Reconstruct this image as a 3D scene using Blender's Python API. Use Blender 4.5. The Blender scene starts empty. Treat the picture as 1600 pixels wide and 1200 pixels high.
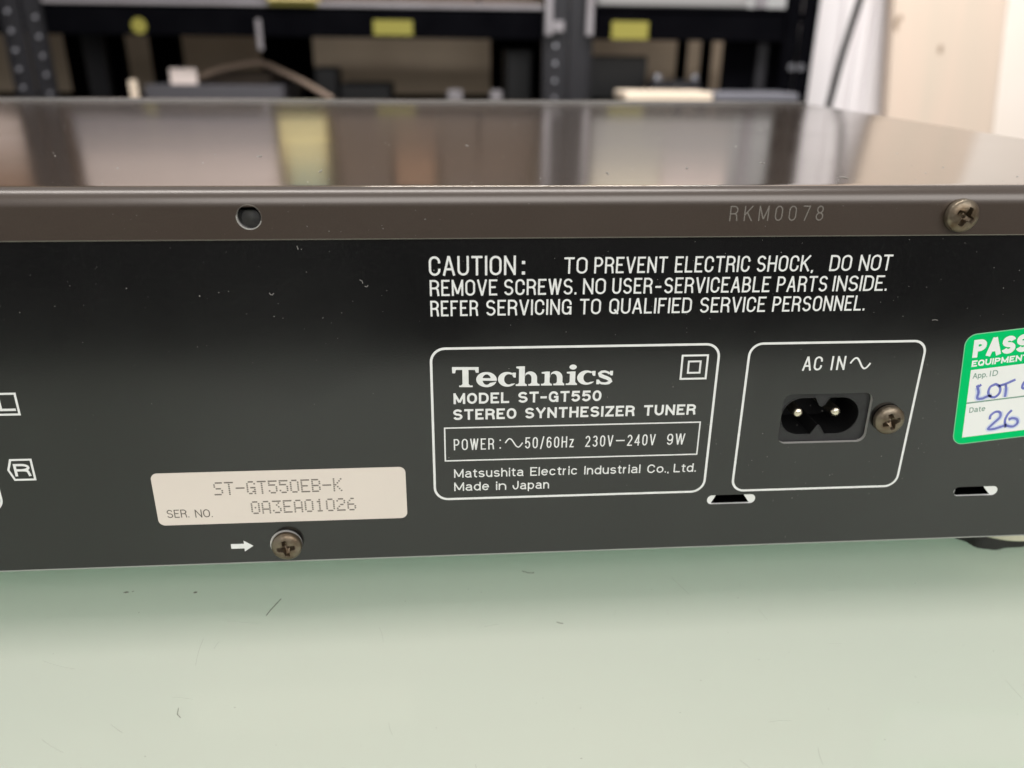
import bpy, math, random
from math import sin, cos, pi, radians, hypot, atan2
from mathutils import Vector, Matrix
from mathutils.geometry import tessellate_polygon, delaunay_2d_cdt

random.seed(7)
SC = bpy.context.scene
COL = SC.collection
MM = 0.001

# ------------------------------------------------------------------ camera
PITCH, YAW, ROLL, FOC = 0.3937, -0.0798, -0.0106, 1.2722
cr, sr, cp, sp, cy, sy = cos(ROLL), sin(ROLL), cos(PITCH), sin(PITCH), cos(YAW), sin(YAW)
R1 = Matrix(((cr, 0, sr), (0, 1, 0), (-sr, 0, cr)))
R2 = Matrix(((1, 0, 0), (0, cp, sp), (0, -sp, cp)))
R3 = Matrix(((cy, -sy, 0), (sy, cy, 0), (0, 0, 1)))
RR = R3 @ R2 @ R1
right, fwd, up = RR @ Vector((1, 0, 0)), RR @ Vector((0, 1, 0)), RR @ Vector((0, 0, 1))
cam_data = bpy.data.cameras.new('camera')
cam = bpy.data.objects.new('camera', cam_data)
COL.objects.link(cam)
cam.matrix_world = Matrix(((right.x, up.x, -fwd.x, 0), (right.y, up.y, -fwd.y, -0.140),
                           (right.z, up.z, -fwd.z, 0.10412), (0, 0, 0, 1)))
cam_data.sensor_width = 36.0
cam_data.sensor_fit = 'HORIZONTAL'
cam_data.lens = FOC * 1000 / 1600 * 36
cam_data.clip_start = 0.005
cam_data.clip_end = 50
cam_data.dof.use_dof = True
cam_data.dof.focus_distance = 0.152
cam_data.dof.aperture_fstop = 14.5
SC.camera = cam

# ------------------------------------------------------------------ light
SC.view_settings.view_transform = 'Standard'
SC.view_settings.look = 'None'
SC.view_settings.exposure = 0.0
SC.view_settings.gamma = 1.0
world = bpy.data.worlds.new('World')
SC.world = world
world.use_nodes = True
bg = world.node_tree.nodes['Background']
bg.inputs[0].default_value = (1.0, 0.97, 0.94, 1)
bg.inputs[1].default_value = 0.50


def area(name, loc, target, sx, sy_, power, color, spread=180):
    d = bpy.data.lights.new(name, 'AREA')
    d.shape = 'RECTANGLE'
    d.size, d.size_y, d.energy, d.color = sx, sy_, power, color
    d.spread = radians(spread)
    o = bpy.data.objects.new(name, d)
    COL.objects.link(o)
    o.location = loc
    o.rotation_euler = (Vector(target) - Vector(loc)).to_track_quat('-Z', 'Y').to_euler()
    return o


area('ceiling_light', (-0.25, 0.095, 1.75), (-0.25, 0.095, 0), 1.9, 0.26, 19, (1.0, 0.98, 0.95))
area('room_light', (0.40, -1.40, 0.98), (0.1, 0.0, 0.05), 2.2, 1.0, 20, (1.0, 0.985, 0.96))
area('rack_fill_light', (0.45, 0.6, 1.65), (0.45, 1.55, 0.28), 1.8, 0.4, 22, (1.0, 0.965, 0.95), 100)  # added fill that brightens the rack front and right wall
area('under_table_fill', (0.05, 0.08, -0.62), (0.05, 0.08, 0), 1.2, 0.55, 2.5, (1.0, 1.0, 0.98), 110)  # added lamp below the glass, stands in for bounce off the floor
area('rear_wall_fill', (0.42, 1.93, 1.35), (0.42, 1.99, 0.0), 1.3, 0.06, 14, (1.0, 0.95, 0.88))  # added fill for the openings behind the rack

SC.cycles.use_denoising = True
SC.cycles.max_bounces = 8


# ------------------------------------------------------------------ materials
def new_mat(name):
    m = bpy.data.materials.new(name)
    m.use_nodes = True
    nt = m.node_tree
    return m, nt, nt.nodes['Principled BSDF']


def mat(name, color, rough=0.5, metal=0.0, spec=0.5, ior=None, coat=0.0, coat_rough=0.05,
        noise=None, bump=None, rough_var=None, sss=None, aniso=None, emit=None):
    """noise: (scale, amount, second colour); bump: (scale, strength, distance)"""
    m, nt, b = new_mat(name)
    L = nt.links
    b.inputs['Base Color'].default_value = (*color, 1)
    b.inputs['Roughness'].default_value = rough
    b.inputs['Metallic'].default_value = metal
    b.inputs['Specular IOR Level'].default_value = spec
    if ior:
        b.inputs['IOR'].default_value = ior
    b.inputs['Coat Weight'].default_value = coat
    b.inputs['Coat Roughness'].default_value = coat_rough
    tc = nt.nodes.new('ShaderNodeTexCoord')
    if noise:
        n = nt.nodes.new('ShaderNodeTexNoise')
        n.inputs['Scale'].default_value = noise[0]
        n.inputs['Detail'].default_value = 6
        L.new(tc.outputs['Object'], n.inputs['Vector'])
        rp = nt.nodes.new('ShaderNodeValToRGB')
        rp.color_ramp.elements[0].position = 0.5 - noise[1] / 2
        rp.color_ramp.elements[1].position = 0.5 + noise[1] / 2
        rp.color_ramp.elements[0].color = (*color, 1)
        rp.color_ramp.elements[1].color = (*noise[2], 1)
        L.new(n.outputs['Fac'], rp.inputs['Fac'])
        L.new(rp.outputs['Color'], b.inputs['Base Color'])
    if rough_var:
        n = nt.nodes.new('ShaderNodeTexNoise')
        n.inputs['Scale'].default_value = rough_var[0]
        n.inputs['Detail'].default_value = 5
        L.new(tc.outputs['Object'], n.inputs['Vector'])
        mr = nt.nodes.new('ShaderNodeMapRange')
        mr.inputs['To Min'].default_value = rough_var[1]
        mr.inputs['To Max'].default_value = rough_var[2]
        L.new(n.outputs['Fac'], mr.inputs['Value'])
        L.new(mr.outputs['Result'], b.inputs['Roughness'])
    if bump:
        n = nt.nodes.new('ShaderNodeTexNoise')
        n.inputs['Scale'].default_value = bump[0]
        n.inputs['Detail'].default_value = 3
        L.new(tc.outputs['Object'], n.inputs['Vector'])
        bp = nt.nodes.new('ShaderNodeBump')
        bp.inputs['Strength'].default_value = bump[1]
        bp.inputs['Distance'].default_value = bump[2]
        L.new(n.outputs['Fac'], bp.inputs['Height'])
        L.new(bp.outputs['Normal'], b.inputs['Normal'])
    if sss:
        b.inputs['Subsurface Weight'].default_value = sss[0]
        b.inputs['Subsurface Radius'].default_value = sss[1]
        b.inputs['Subsurface Scale'].default_value = sss[2]
    return m


M = {}
def panel_material():
    m, nt, b = new_mat('black_satin_paint')
    L = nt.links
    tc = nt.nodes.new('ShaderNodeTexCoord')

    def noise(scale, detail, dist=0.0, stretch=None):
        n = nt.nodes.new('ShaderNodeTexNoise')
        n.inputs['Scale'].default_value = scale
        n.inputs['Detail'].default_value = detail
        n.inputs['Distortion'].default_value = dist
        if stretch:
            mp = nt.nodes.new('ShaderNodeMapping')
            mp.inputs['Scale'].default_value = stretch
            L.new(tc.outputs['Object'], mp.inputs['Vector'])
            L.new(mp.outputs['Vector'], n.inputs['Vector'])
        else:
            L.new(tc.outputs['Object'], n.inputs['Vector'])
        return n

    def rng(src, a, b_, c, d):
        r = nt.nodes.new('ShaderNodeMapRange')
        for k, v in (('From Min', a), ('From Max', b_), ('To Min', c), ('To Max', d)):
            r.inputs[k].default_value = v
        L.new(src, r.inputs['Value'])
        return r.outputs['Result']
    film = rng(noise(34, 7, 1.2).outputs['Fac'], .50, .78, 0, .55)
    grit = rng(noise(1500, 2).outputs['Fac'], .52, .75, 0, .5)
    mul = nt.nodes.new('ShaderNodeMath')
    mul.operation = 'MULTIPLY_ADD'
    L.new(film, mul.inputs[0])
    mul.inputs[1].default_value = .5
    L.new(grit, mul.inputs[2])
    mul.use_clamp = True
    mx = nt.nodes.new('ShaderNodeMix')
    mx.data_type = 'RGBA'
    mx.inputs['A'].default_value = (0.0034, 0.0036, 0.0040, 1)
    mx.inputs['B'].default_value = (0.014, 0.014, 0.0138, 1)
    L.new(mul.outputs[0], mx.inputs['Factor'])
    L.new(mx.outputs['Result'], b.inputs['Base Color'])
    b.inputs['Specular IOR Level'].default_value = 0.82
    rv = rng(noise(26, 6, .8).outputs['Fac'], .3, .75, .15, .26)
    L.new(rv, b.inputs['Roughness'])
    bp = nt.nodes.new('ShaderNodeBump')
    bp.inputs['Strength'].default_value = .025
    bp.inputs['Distance'].default_value = .0002
    L.new(noise(2600, 3).outputs['Fac'], bp.inputs['Height'])
    L.new(bp.outputs['Normal'], b.inputs['Normal'])
    return m


M['panel'] = panel_material()
M['dark'] = mat('slot_shade', (0.0015, 0.0015, 0.0015), rough=0.9, spec=0.0)  # near-black colour puts in the shade inside the vent slots
M['cover'] = mat('bronze_grey_lacquer', (0.076, 0.056, 0.044), rough=0.15, metal=0.25, spec=0.9, ior=1.8,
                 noise=(4200, 0.5, (0.096, 0.072, 0.057)), rough_var=(24, 0.10, 0.165), bump=(3000, 0.02, 0.0001))
M['bare'] = mat('bare_zinc_edge', (0.60, 0.585, 0.56), rough=0.38, metal=0.25)
M['lip'] = mat('bronze_grey_satin_lip', (0.058, 0.040, 0.029), rough=0.3, metal=0.25, spec=0.8, ior=1.7,
               noise=(4200, 0.5, (0.076, 0.053, 0.040)), rough_var=(30, 0.24, 0.34), bump=(2400, 0.03, 0.0001))
M['fascia'] = mat('dark_satin_fascia', (0.04, 0.036, 0.033), rough=0.3, metal=0.3, spec=0.6)
M['boss'] = mat('dark_grey_boss', (0.010, 0.010, 0.011), rough=0.6, noise=(900, .25, (0.024, 0.023, 0.021)))
M['plate'] = mat('dull_bottom_plate', (0.42, 0.43, 0.40), rough=0.45, metal=0.2, noise=(160, .5, (0.32, 0.33, 0.31)))
M['worn'] = mat('worn_cover_edge', (0.22, 0.20, 0.175), rough=0.4, metal=0.4)
M['bright'] = mat('bright_zinc', (0.90, 0.90, 0.89), rough=0.3, metal=0.2)
M['print'] = mat('white_screen_print', (0.78, 0.79, 0.775), rough=0.55, spec=0.3,
                 noise=(420, 0.45, (0.90, 0.91, 0.89)))
M['stamp'] = mat('stamped_characters', (0.215, 0.195, 0.172), rough=0.45, metal=0.2)
M['screw'] = mat('yellowed_zinc_screw', (0.245, 0.205, 0.155), rough=0.3, metal=0.8,
                 noise=(330, 0.3, (0.12, 0.082, 0.048)), rough_var=(700, 0.2, 0.5), bump=(900, 0.35, 0.0003))
M['plastic'] = mat('black_moulded_plastic', (0.018, 0.018, 0.019), rough=0.42, bump=(1800, 0.15, 0.0002),
                   noise=(700, 0.3, (0.024, 0.024, 0.026)))
M['cavity'] = mat('socket_cavity_shade', (0.006, 0.006, 0.0065), rough=0.6, spec=0.25)  # darker than the plastic: shade inside the socket put into the colour
M['pin'] = mat('nickel_pin', (0.9, 0.82, 0.66), rough=0.28, metal=1.0, bump=(1500, 0.5, 0.0003))
M['label'] = mat('cream_paper_label', (0.81, 0.725, 0.65), rough=0.5, spec=0.4, noise=(70, 0.6, (0.77, 0.69, 0.62)))
M['dots'] = mat('grey_dot_print', (0.20, 0.175, 0.15), rough=0.6)
M['ink'] = mat('dark_label_print', (0.115, 0.10, 0.085), rough=0.6)
M['green'] = mat('green_sticker', (0.0, 0.60, 0.155), rough=0.6, spec=0.06, noise=(90, 0.5, (0.0, 0.56, 0.155)))
M['green_edge'] = mat('sticker_cut_edge', (0.25, 0.62, 0.36), rough=0.5)
M['white'] = mat('white_sticker_field', (0.90, 0.915, 0.89), rough=0.4, coat=0.2)
M['sticker_text'] = mat('green_grey_small_print', (0.20, 0.34, 0.27), rough=0.5)
M['pen'] = mat('blue_marker', (0.12, 0.14, 0.48), rough=0.5, noise=(500, 0.5, (0.22, 0.25, 0.64)))
M['bleed'] = mat('smudged_marker', (0.60, 0.67, 0.88), rough=0.5, noise=(260, 0.5, (0.76, 0.80, 0.88)))
M['foot'] = mat('cream_foot_plastic', (0.78, 0.74, 0.57), rough=0.4)
M['rubber'] = mat('black_rubber', (0.03, 0.029, 0.027), rough=0.7, bump=(700, 0.4, 0.0004))
M['dust'] = mat('pale_dust', (0.46, 0.445, 0.42), rough=0.9)
M['scratch'] = mat('fine_scratch', (0.43, 0.46, 0.40), rough=0.8)
M['debris'] = mat('dark_lint', (0.16, 0.145, 0.12), rough=0.9)


# ------------------------------------------------------------------ mesh helpers
def obj(name, verts, faces, material, parent=None, smooth=None, loc=None):
    me = bpy.data.meshes.new(name)
    me.from_pydata([tuple(v) for v in verts], [], faces)
    me.validate()
    me.update()
    for mm_ in (material if isinstance(material, (list, tuple)) else [material]):
        me.materials.append(mm_)
    if smooth is not None:
        for p in me.polygons:
            p.use_smooth = True
        me.set_sharp_from_angle(angle=radians(smooth))
    o = bpy.data.objects.new(name, me)
    COL.objects.link(o)
    if loc:
        o.location = loc
    if parent:
        o.parent = parent
    return o


def thing(name, label, cat, loc=(0, 0, 0), group=None):
    o = bpy.data.objects.new(name, None)
    o.empty_display_size = 0.02
    COL.objects.link(o)
    o.location = loc
    return tag(o, label, cat, group)


def tag(o, label=None, cat=None, group=None, kind=None):
    if label: o['label'] = label
    if cat: o['category'] = cat
    if group: o['group'] = group
    if kind: o['kind'] = kind
    return o


class MB:
    """collects verts (in mm) and faces"""
    def __init__(s):
        s.v, s.f, s.mi = [], [], []

    def add(s, vs, fs, mi=0):
        b = len(s.v)
        s.v += [tuple(c * MM for c in v) for v in vs]
        s.f += [tuple(i + b for i in f) for f in fs]
        s.mi += [mi] * len(fs)

    def box(s, x0, x1, y0, y1, z0, z1, mi=0, bev=0.0):
        if bev <= 0:
            s.add([(x0, y0, z0), (x1, y0, z0), (x1, y1, z0), (x0, y1, z0),
                   (x0, y0, z1), (x1, y0, z1), (x1, y1, z1), (x0, y1, z1)],
                  [(0, 3, 2, 1), (4, 5, 6, 7), (0, 1, 5, 4), (1, 2, 6, 5), (2, 3, 7, 6), (3, 0, 4, 7)], mi)
            return
        # chamfered box: three rings per axis pair
        vs, idx = [], {}
        for sx in (0, 1):
            for sy2 in (0, 1):
                for sz in (0, 1):
                    for ax in range(3):
                        c = [(x0, x1)[sx], (y0, y1)[sy2], (z0, z1)[sz]]
                        for k, sg in enumerate((sx, sy2, sz)):
                            if k != ax:
                                c[k] += -bev if sg else bev
                        idx[(sx, sy2, sz, ax)] = len(vs)
                        vs.append(tuple(c))
        fs = []
        g = lambda a, b_, c, ax: idx[(a, b_, c, ax)]
        for t in (0, 1):
            fs.append([g(t, 0, 0, 0), g(t, 1, 0, 0), g(t, 1, 1, 0), g(t, 0, 1, 0)])
            fs.append([g(0, t, 0, 1), g(1, t, 0, 1), g(1, t, 1, 1), g(0, t, 1, 1)])
            fs.append([g(0, 0, t, 2), g(1, 0, t, 2), g(1, 1, t, 2), g(0, 1, t, 2)])
        for a in (0, 1):
            for b_ in (0, 1):
                fs.append([g(a, b_, 0, 0), g(a, b_, 1, 0), g(a, b_, 1, 1), g(a, b_, 0, 1)])
                fs.append([g(a, 0, b_, 0), g(a, 1, b_, 0), g(a, 1, b_, 2), g(a, 0, b_, 2)])
                fs.append([g(0, a, b_, 1), g(1, a, b_, 1), g(1, a, b_, 2), g(0, a, b_, 2)])
                for c in (0, 1):
                    fs.append([g(a, b_, c, 0), g(a, b_, c, 1), g(a, b_, c, 2)])
        ctr = Vector(((x0 + x1) / 2, (y0 + y1) / 2, (z0 + z1) / 2))
        out = []
        for f in fs:
            p = [Vector(vs[i]) for i in f]
            n = (p[1] - p[0]).cross(p[2] - p[0])
            cc = sum(p, Vector()) / len(p)
            out.append(tuple(f) if n.dot(cc - ctr) > 0 else tuple(reversed(f)))
        s.add(vs, out, mi)

    def tube(s, pts, r, n=8, mi=0):
        rings = []
        vs = []
        P = [Vector(p) for p in pts]
        for i, p in enumerate(P):
            d = (P[min(i + 1, len(P) - 1)] - P[max(i - 1, 0)]).normalized()
            a = d.cross(Vector((0.13, 0.97, 0.2))).normalized()
            b = d.cross(a)
            rings.append(len(vs))
            for k in range(n):
                t = 2 * pi * k / n
                vs.append(tuple(p + (a * cos(t) + b * sin(t)) * r))
        fs = []
        for i in range(len(P) - 1):
            for k in range(n):
                fs.append((rings[i] + k, rings[i] + (k + 1) % n, rings[i + 1] + (k + 1) % n, rings[i + 1] + k))
        fs.append(tuple(range(n)))
        fs.append(tuple(reversed(range(rings[-1], rings[-1] + n))))
        s.add(vs, fs, mi)

    def lathe(s, prof, cx, cy, cz, axis='z', n=48, mi=0):
        """prof: list of (r, h)"""
        vs, fs = [], []
        for (r, h) in prof:
            for k in range(n):
                t = 2 * pi * k / n
                if axis == 'z':
                    vs.append((cx + r * cos(t), cy + r * sin(t), cz + h))
                else:
                    vs.append((cx + r * cos(t), cy - h, cz + r * sin(t)))
        for i in range(len(prof) - 1):
            for k in range(n):
                a, b = i * n + k, i * n + (k + 1) % n
                fs.append((a, b, b + n, a + n))
        s.add(vs, fs, mi)

    def build(s, name, material, parent=None, smooth=None, loc=None):
        o = obj(name, s.v, s.f, material, parent, smooth, loc)
        if any(s.mi) and len(o.data.polygons) == len(s.mi):
            o.data.polygons.foreach_set('material_index', s.mi)
        return o


def rrect(x0, x1, z0, z1, r, n=6):
    pts = []
    for (cx, cz, a) in ((x1 - r, z1 - r, 0), (x0 + r, z1 - r, 90), (x0 + r, z0 + r, 180), (x1 - r, z0 + r, 270)):
        for i in range(n + 1):
            t = radians(a + 90 * i / n)
            pts.append((cx + r * cos(t), cz + r * sin(t)))
    return pts            # counter-clockwise


def plate(mb, loops, y0, y1, mi=0, mi_hole=None, mi_edge=None, back=False):
    """flat plate in the x-z plane, front at y0, walls to y1; loops[0] outer, others holes"""
    tris = tessellate_polygon([[Vector((x, z, 0)) for x, z in l] for l in loops])
    flat = [p for l in loops for p in l]
    fs = []
    for t in tris:
        a, b, c = (flat[i] for i in t)
        ar = (b[0] - a[0]) * (c[1] - a[1]) - (b[1] - a[1]) * (c[0] - a[0])
        if abs(ar) < 1e-9:
            continue
        fs.append(tuple(t) if ar > 0 else tuple(reversed(t)))     # normal -y
    mb.add([(x, y0, z) for x, z in flat], fs, mi)
    if back:
        mb.add([(x, y1, z) for x, z in flat], [tuple(reversed(f)) for f in fs], mi)
    for li, l in enumerate(loops):
        n = len(l)
        m_ = (mi_edge if li == 0 else mi_hole)
        if m_ is None:
            m_ = mi
        mb.add([(x, y0, z) for x, z in l] + [(x, y1, z) for x, z in l],
               [(i, i + n, (i + 1) % n + n, (i + 1) % n) if li == 0 else (i, i + n, (i + 1) % n + n, (i + 1) % n)
                for i in range(n)], m_)


# ------------------------------------------------------------------ lettering (flat print, outlines made from strokes)
def arc(cx, cy_, rx, ry, a0, a1, n=10):
    return [(cx + rx * cos(radians(a0 + (a1 - a0) * i / n)), cy_ + ry * sin(radians(a0 + (a1 - a0) * i / n)))
            for i in range(n + 1)]


def glyph(c, r):
    """(relative width, strokes); r = vertical corner radius of the round letters"""
    E = arc
    up_a = math.degrees(math.asin(max(-1, min(1, (0.70 - (1 - r)) / r)))) if r > 0.3 else 0
    c_top = ([(1, 0.72)] if r <= 0.28 else []) + E(.5, 1 - r, .5, r, max(up_a, 0), 180)
    c_bot = E(.5, r, .5, r, 180, 360 - max(up_a, 0)) + ([(1, 0.28)] if r <= 0.28 else [])
    O = E(.5, 1 - r, .5, r, 0, 180, 14) + E(.5, r, .5, r, 180, 360, 14)
    O = O + [O[0]]
    x = 0.72
    rl = min(r, 0.34)
    o_l = E(.5, x - rl, .5, rl, 0, 180) + E(.5, rl, .5, rl, 180, 360)
    o_l = o_l + [o_l[0]]
    G = {
        'A': (1.02, [[(0, 0), (.46, 1)], [(1, 0), (.54, 1)], [(.16, .31), (.84, .31)]]),
        'B': (.92, [[(.0, 0), (0, 1), (.5, 1)] + E(.5, .76, .42, .24, 90, -90) + [(0, .52)],
                    [(0.2, .52), (.5, .52)] + E(.52, .26, .48, .26, 90, -90) + [(0, 0), (0, .1)]]),
        'C': (.95, [c_top + c_bot]),
        'D': (.98, [[(0, .5), (0, 1), (.45, 1)] + E(.45, 1 - r, .55, r, 90, 0) + E(.45, r, .55, r, 0, -90) + [(0, 0), (0, .6)]]),
        'E': (.82, [[(0.1, 1), (0, 1), (0, 0), (1, 0)], [(0.05, 1), (1, 1)], [(0, .52), (.9, .52)]]),
        'F': (.80, [[(0, 0), (0, 1), (1, 1)], [(0, .52), (.85, .52)]]),
        'G': (1.0, [c_top + E(.5, r, .5, r, 180, 360) + [(1, .47), (.55, .47)], [(1, .4), (1, 0)]]),
        'H': (.96, [[(0, 0), (0, 1)], [(1, 0), (1, 1)], [(0.02, .52), (.98, .52)]]),
        'I': (0.0, [[(0, 0), (0, 1)]]),
        'J': (.75, [[(1, 1), (1, r)] + E(.5, r, .5, r, 0, -180) + [(0, .33)]]),
        'K': (.98, [[(0, 0), (0, 1)], [(1, 1), (0, .38)], [(.32, .58), (1, 0)]]),
        'L': (.78, [[(0, 1), (0, 0), (1, 0)]]),
        'M': (1.22, [[(0, 0), (0, 1), (.5, .08), (1, 1), (1, 0)]]),
        'N': (1.0, [[(0, 0), (0, 1), (1, 0), (1, 1)]]),
        'O': (1.0, [O]),
        'P': (.90, [[(0, 0), (0, 1), (.5, 1)] + E(.5, .73, .5, .27, 90, -90) + [(0.02, .46)]]),
        'Q': (1.0, [O, [(.55, .27), (1.02, -.06)]]),
        'R': (.95, [[(0, 0), (0, 1), (.5, 1)] + E(.5, .74, .5, .26, 90, -90) + [(0.02, .48)],
                    [(.5, .48)] + E(.55, .30, .38, .18, 90, 0) + [(1, 0)]]),
        'S': (.95, [E(.5, .755, .48, .245, 15, 270, 16) + E(.5, .255, .5, .255, 90, -165, 16)]),
        'T': (.92, [[(0, 1), (1, 1)], [(.5, 0), (.5, .95)]]),
        'U': (.96, [[(0, 1), (0, r)] + E(.5, r, .5, r, 180, 360) + [(1, 1)]]),
        'V': (1.0, [[(0, 1), (.47, 0)], [(1, 1), (.53, 0)]]),
        'W': (1.45, [[(0, 1), (.245, 0)], [(.48, 1), (.265, 0)], [(.52, 1), (.735, 0)], [(1, 1), (.755, 0)]]),
        'X': (1.0, [[(0, 0), (1, 1)], [(0, 1), (1, 0)]]),
        'Y': (1.0, [[(0, 1), (.5, .42), (.5, 0)], [(1, 1), (.5, .42)]]),
        'Z': (.9, [[(0, 1), (1, 1), (0, 0), (1, 0)]]),
        '0': (.88, [O]),
        '1': (.35, [[(0, .76), (.5, .85), (1, 1), (1, 0)]]),
        '2': (.88, [E(.5, .72, .48, .28, 165, -25, 14) + [(0.02, 0), (1, 0)]]),
        '3': (.88, [E(.48, .76, .44, .24, 160, -80, 12) + [(.4, .52)], [(.4, .52)] + E(.48, .26, .5, .26, 85, -165, 12)]),
        '4': (.95, [[(.76, 0), (.76, 1), (0, .27), (1, .27)]]),
        '5': (.88, [[(.93, 1), (.12, 1), (.03, .47)] + E(.48, .32, .52, .32, 150, -160, 16)]),
        '6': (.88, [E(.52, .70, .48, .30, 25, 180, 10) + [(.02, .3)] + E(.5, .31, .48, .31, 180, 540, 20)]),
        '7': (.85, [[(0, 1), (1, 1), (.35, 0)]]),
        '8': (.88, [E(.5, .76, .42, .24, 0, 360, 18), E(.5, .26, .5, .26, 0, 360, 18)]),
        '9': (.88, [E(.48, .30, .48, .30, 205, 360, 10) + [(.98, .7)] + E(.5, .69, .48, .31, 0, 360, 20)]),
        'a': (.80, [E(.48, x - .2, .44, .2, 160, 0, 9) + [(.92, .1), (1, 0)],
                    [(.92, .44), (.5, .40)] + E(.42, .2, .42, .2, 95, 270, 10) + E(.5, .16, .42, .16, 270, 340, 4)]),
        'c': (.78, [E(.5, x - rl, .5, rl, 30, 180) + E(.5, rl, .5, rl, 180, 330)]),
        'd': (.80, [o_l, [(1, 0), (1, 1)]]),
        'e': (.80, [[(.03, .38), (1, .38)] + E(.5, x - rl, .5, rl, 0, 180) + E(.5, rl, .5, rl, 180, 325)]),
        'h': (.74, [[(0, 0), (0, 1)], [(0, .4)] + E(.5, x - rl, .5, rl, 180, 0) + [(1, 0)]]),
        'i': (0.0, [[(0, 0), (0, .69)], [(0, .92), (0, 1)]]),
        'l': (0.0, [[(0, 0), (0, 1)]]),
        'n': (.74, [[(0, 0), (0, x)], [(0, .4)] + E(.5, x - rl, .5, rl, 180, 0) + [(1, 0)]]),
        'o': (.80, [o_l]),
        'p': (.80, [o_l, [(0, -.28), (0, x)]]),
        'r': (.42, [[(0, 0), (0, x)], [(0, .42)] + E(.9, .42, .9, .3, 180, 95, 6)]),
        's': (.72, [E(.5, .545, .47, .175, 20, 270, 14) + E(.5, .185, .5, .185, 90, -165, 14)]),
        't': (.40, [[(.42, .98), (.42, .16)] + E(.85, .16, .43, .16, 180, 270, 5) + [(1, 0)], [(0, x), (1, x)]]),
        'u': (.74, [[(0, x), (0, rl)] + E(.5, rl, .5, rl, 180, 360), [(1, x), (1, 0)]]),
        'z': (.70, [[(0, x), (1, x), (0, 0), (1, 0)]]),
        '-': (.55, [[(0, .45), (1, .45)]]),
        '/': (.60, [[(0, -.1), (1, 1.05)]]),
        '.': (0.0, [[(0, 0), (0, .02)]]),
        ',': (0.0, [[(0.02, .02), (0.02, 0), (-.0, -.12)]]),
        ':': (0.0, [[(0, .02), (0, 0)], [(0, .60), (0, .62)]]),
        ' ': (.45, []),
    }
    return G[c]


def stroke_polys(pts, hs, ext=True):
    """offset a poly-line by hs on both sides -> quads (mitred)"""
    P = [Vector((a, b)) for a, b in pts]
    Q = [P[0]]
    for p in P[1:]:
        if (p - Q[-1]).length > 1e-5:
            Q.append(p)
    P = Q
    if len(P) < 2:
        return []
    closed = (P[0] - P[-1]).length < 1e-4 and len(P) > 3
    if closed:
        P = P[:-1]
    # break the line at sharp corners, so that each leg keeps its full width
    if not closed or len(P) < 8:
        cuts = []
        for i in range(1, len(P) - 1):
            d0, d1 = (P[i] - P[i - 1]).normalized(), (P[i + 1] - P[i]).normalized()
            if d0.dot(d1) < -0.08:
                cuts.append(i)
        if cuts and not closed:
            out, st = [], 0
            for c in cuts + [len(P) - 1]:
                seg = [p.copy() for p in P[st:c + 1]]
                if st > 0:
                    d = (seg[0] - seg[1]).normalized()
                    if min(abs(d.x), abs(d.y)) < .02:
                        seg[0] += d * hs
                if c < len(P) - 1:
                    d = (seg[-1] - seg[-2]).normalized()
                    if min(abs(d.x), abs(d.y)) < .02:
                        seg[-1] += d * hs
                out += stroke_polys([(p.x, p.y) for p in seg], hs)
                st = c
            return out
    n = len(P)
    offs = []
    for i in range(n):
        if closed or 0 < i < n - 1:
            d0 = (P[i] - P[i - 1]).normalized()
            d1 = (P[(i + 1) % n] - P[i]).normalized()
            n0, n1 = Vector((-d0.y, d0.x)), Vector((-d1.y, d1.x))
            m = n0 + n1
            if m.length < 1e-4:
                m = n0.copy()
            m.normalize()
            k = 1 / max(m.dot(n0), 0.52)
            offs.append(m * hs * k)
        else:
            d = (P[1] - P[0]).normalized() if i == 0 else (P[-1] - P[-2]).normalized()
            offs.append(Vector((-d.y, d.x)) * hs)
    out = []
    rng = range(n) if closed else range(n - 1)
    for i in rng:
        j = (i + 1) % n
        out.append([P[i] + offs[i], P[i] - offs[i], P[j] - offs[j], P[j] + offs[j]])
    return out


def union(polys):
    """flat union of overlapping polygons -> (verts2d, faces)"""
    vs, fs = [], []
    for p in polys:
        a = sum(p[i][0] * p[(i + 1) % len(p)][1] - p[(i + 1) % len(p)][0] * p[i][1] for i in range(len(p)))
        if abs(a) < 1e-7:
            continue
        if a < 0:
            p = list(reversed(p))
        b = len(vs)
        vs += [Vector((q[0], q[1])) for q in p]
        fs.append(list(range(b, b + len(p))))
    if not fs:
        return [], []
    r = delaunay_2d_cdt(vs, [], fs, 0, 1e-5)
    pl = [[vs[i] for i in f] for f in fs]
    bb = [(min(q.x for q in p), max(q.x for q in p), min(q.y for q in p), max(q.y for q in p)) for p in pl]

    def inside(x, y):
        for p, (xa, xb, ya, yb) in zip(pl, bb):
            if x < xa or x > xb or y < ya or y > yb:
                continue
            w, j = False, len(p) - 1
            for i in range(len(p)):
                if (p[i].y > y) != (p[j].y > y) and x < (p[j].x - p[i].x) * (y - p[i].y) / (p[j].y - p[i].y) + p[i].x:
                    w = not w
                j = i
            if w:
                return True
        return False
    keep = []
    for f in r[2]:
        for k in range(1, len(f) - 1):
            t = (f[0], f[k], f[k + 1])
            if inside(sum(r[0][i].x for i in t) / 3, sum(r[0][i].y for i in t) / 3):
                keep.append(t)
    return [(v.x, v.y) for v in r[0]], keep


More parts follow.
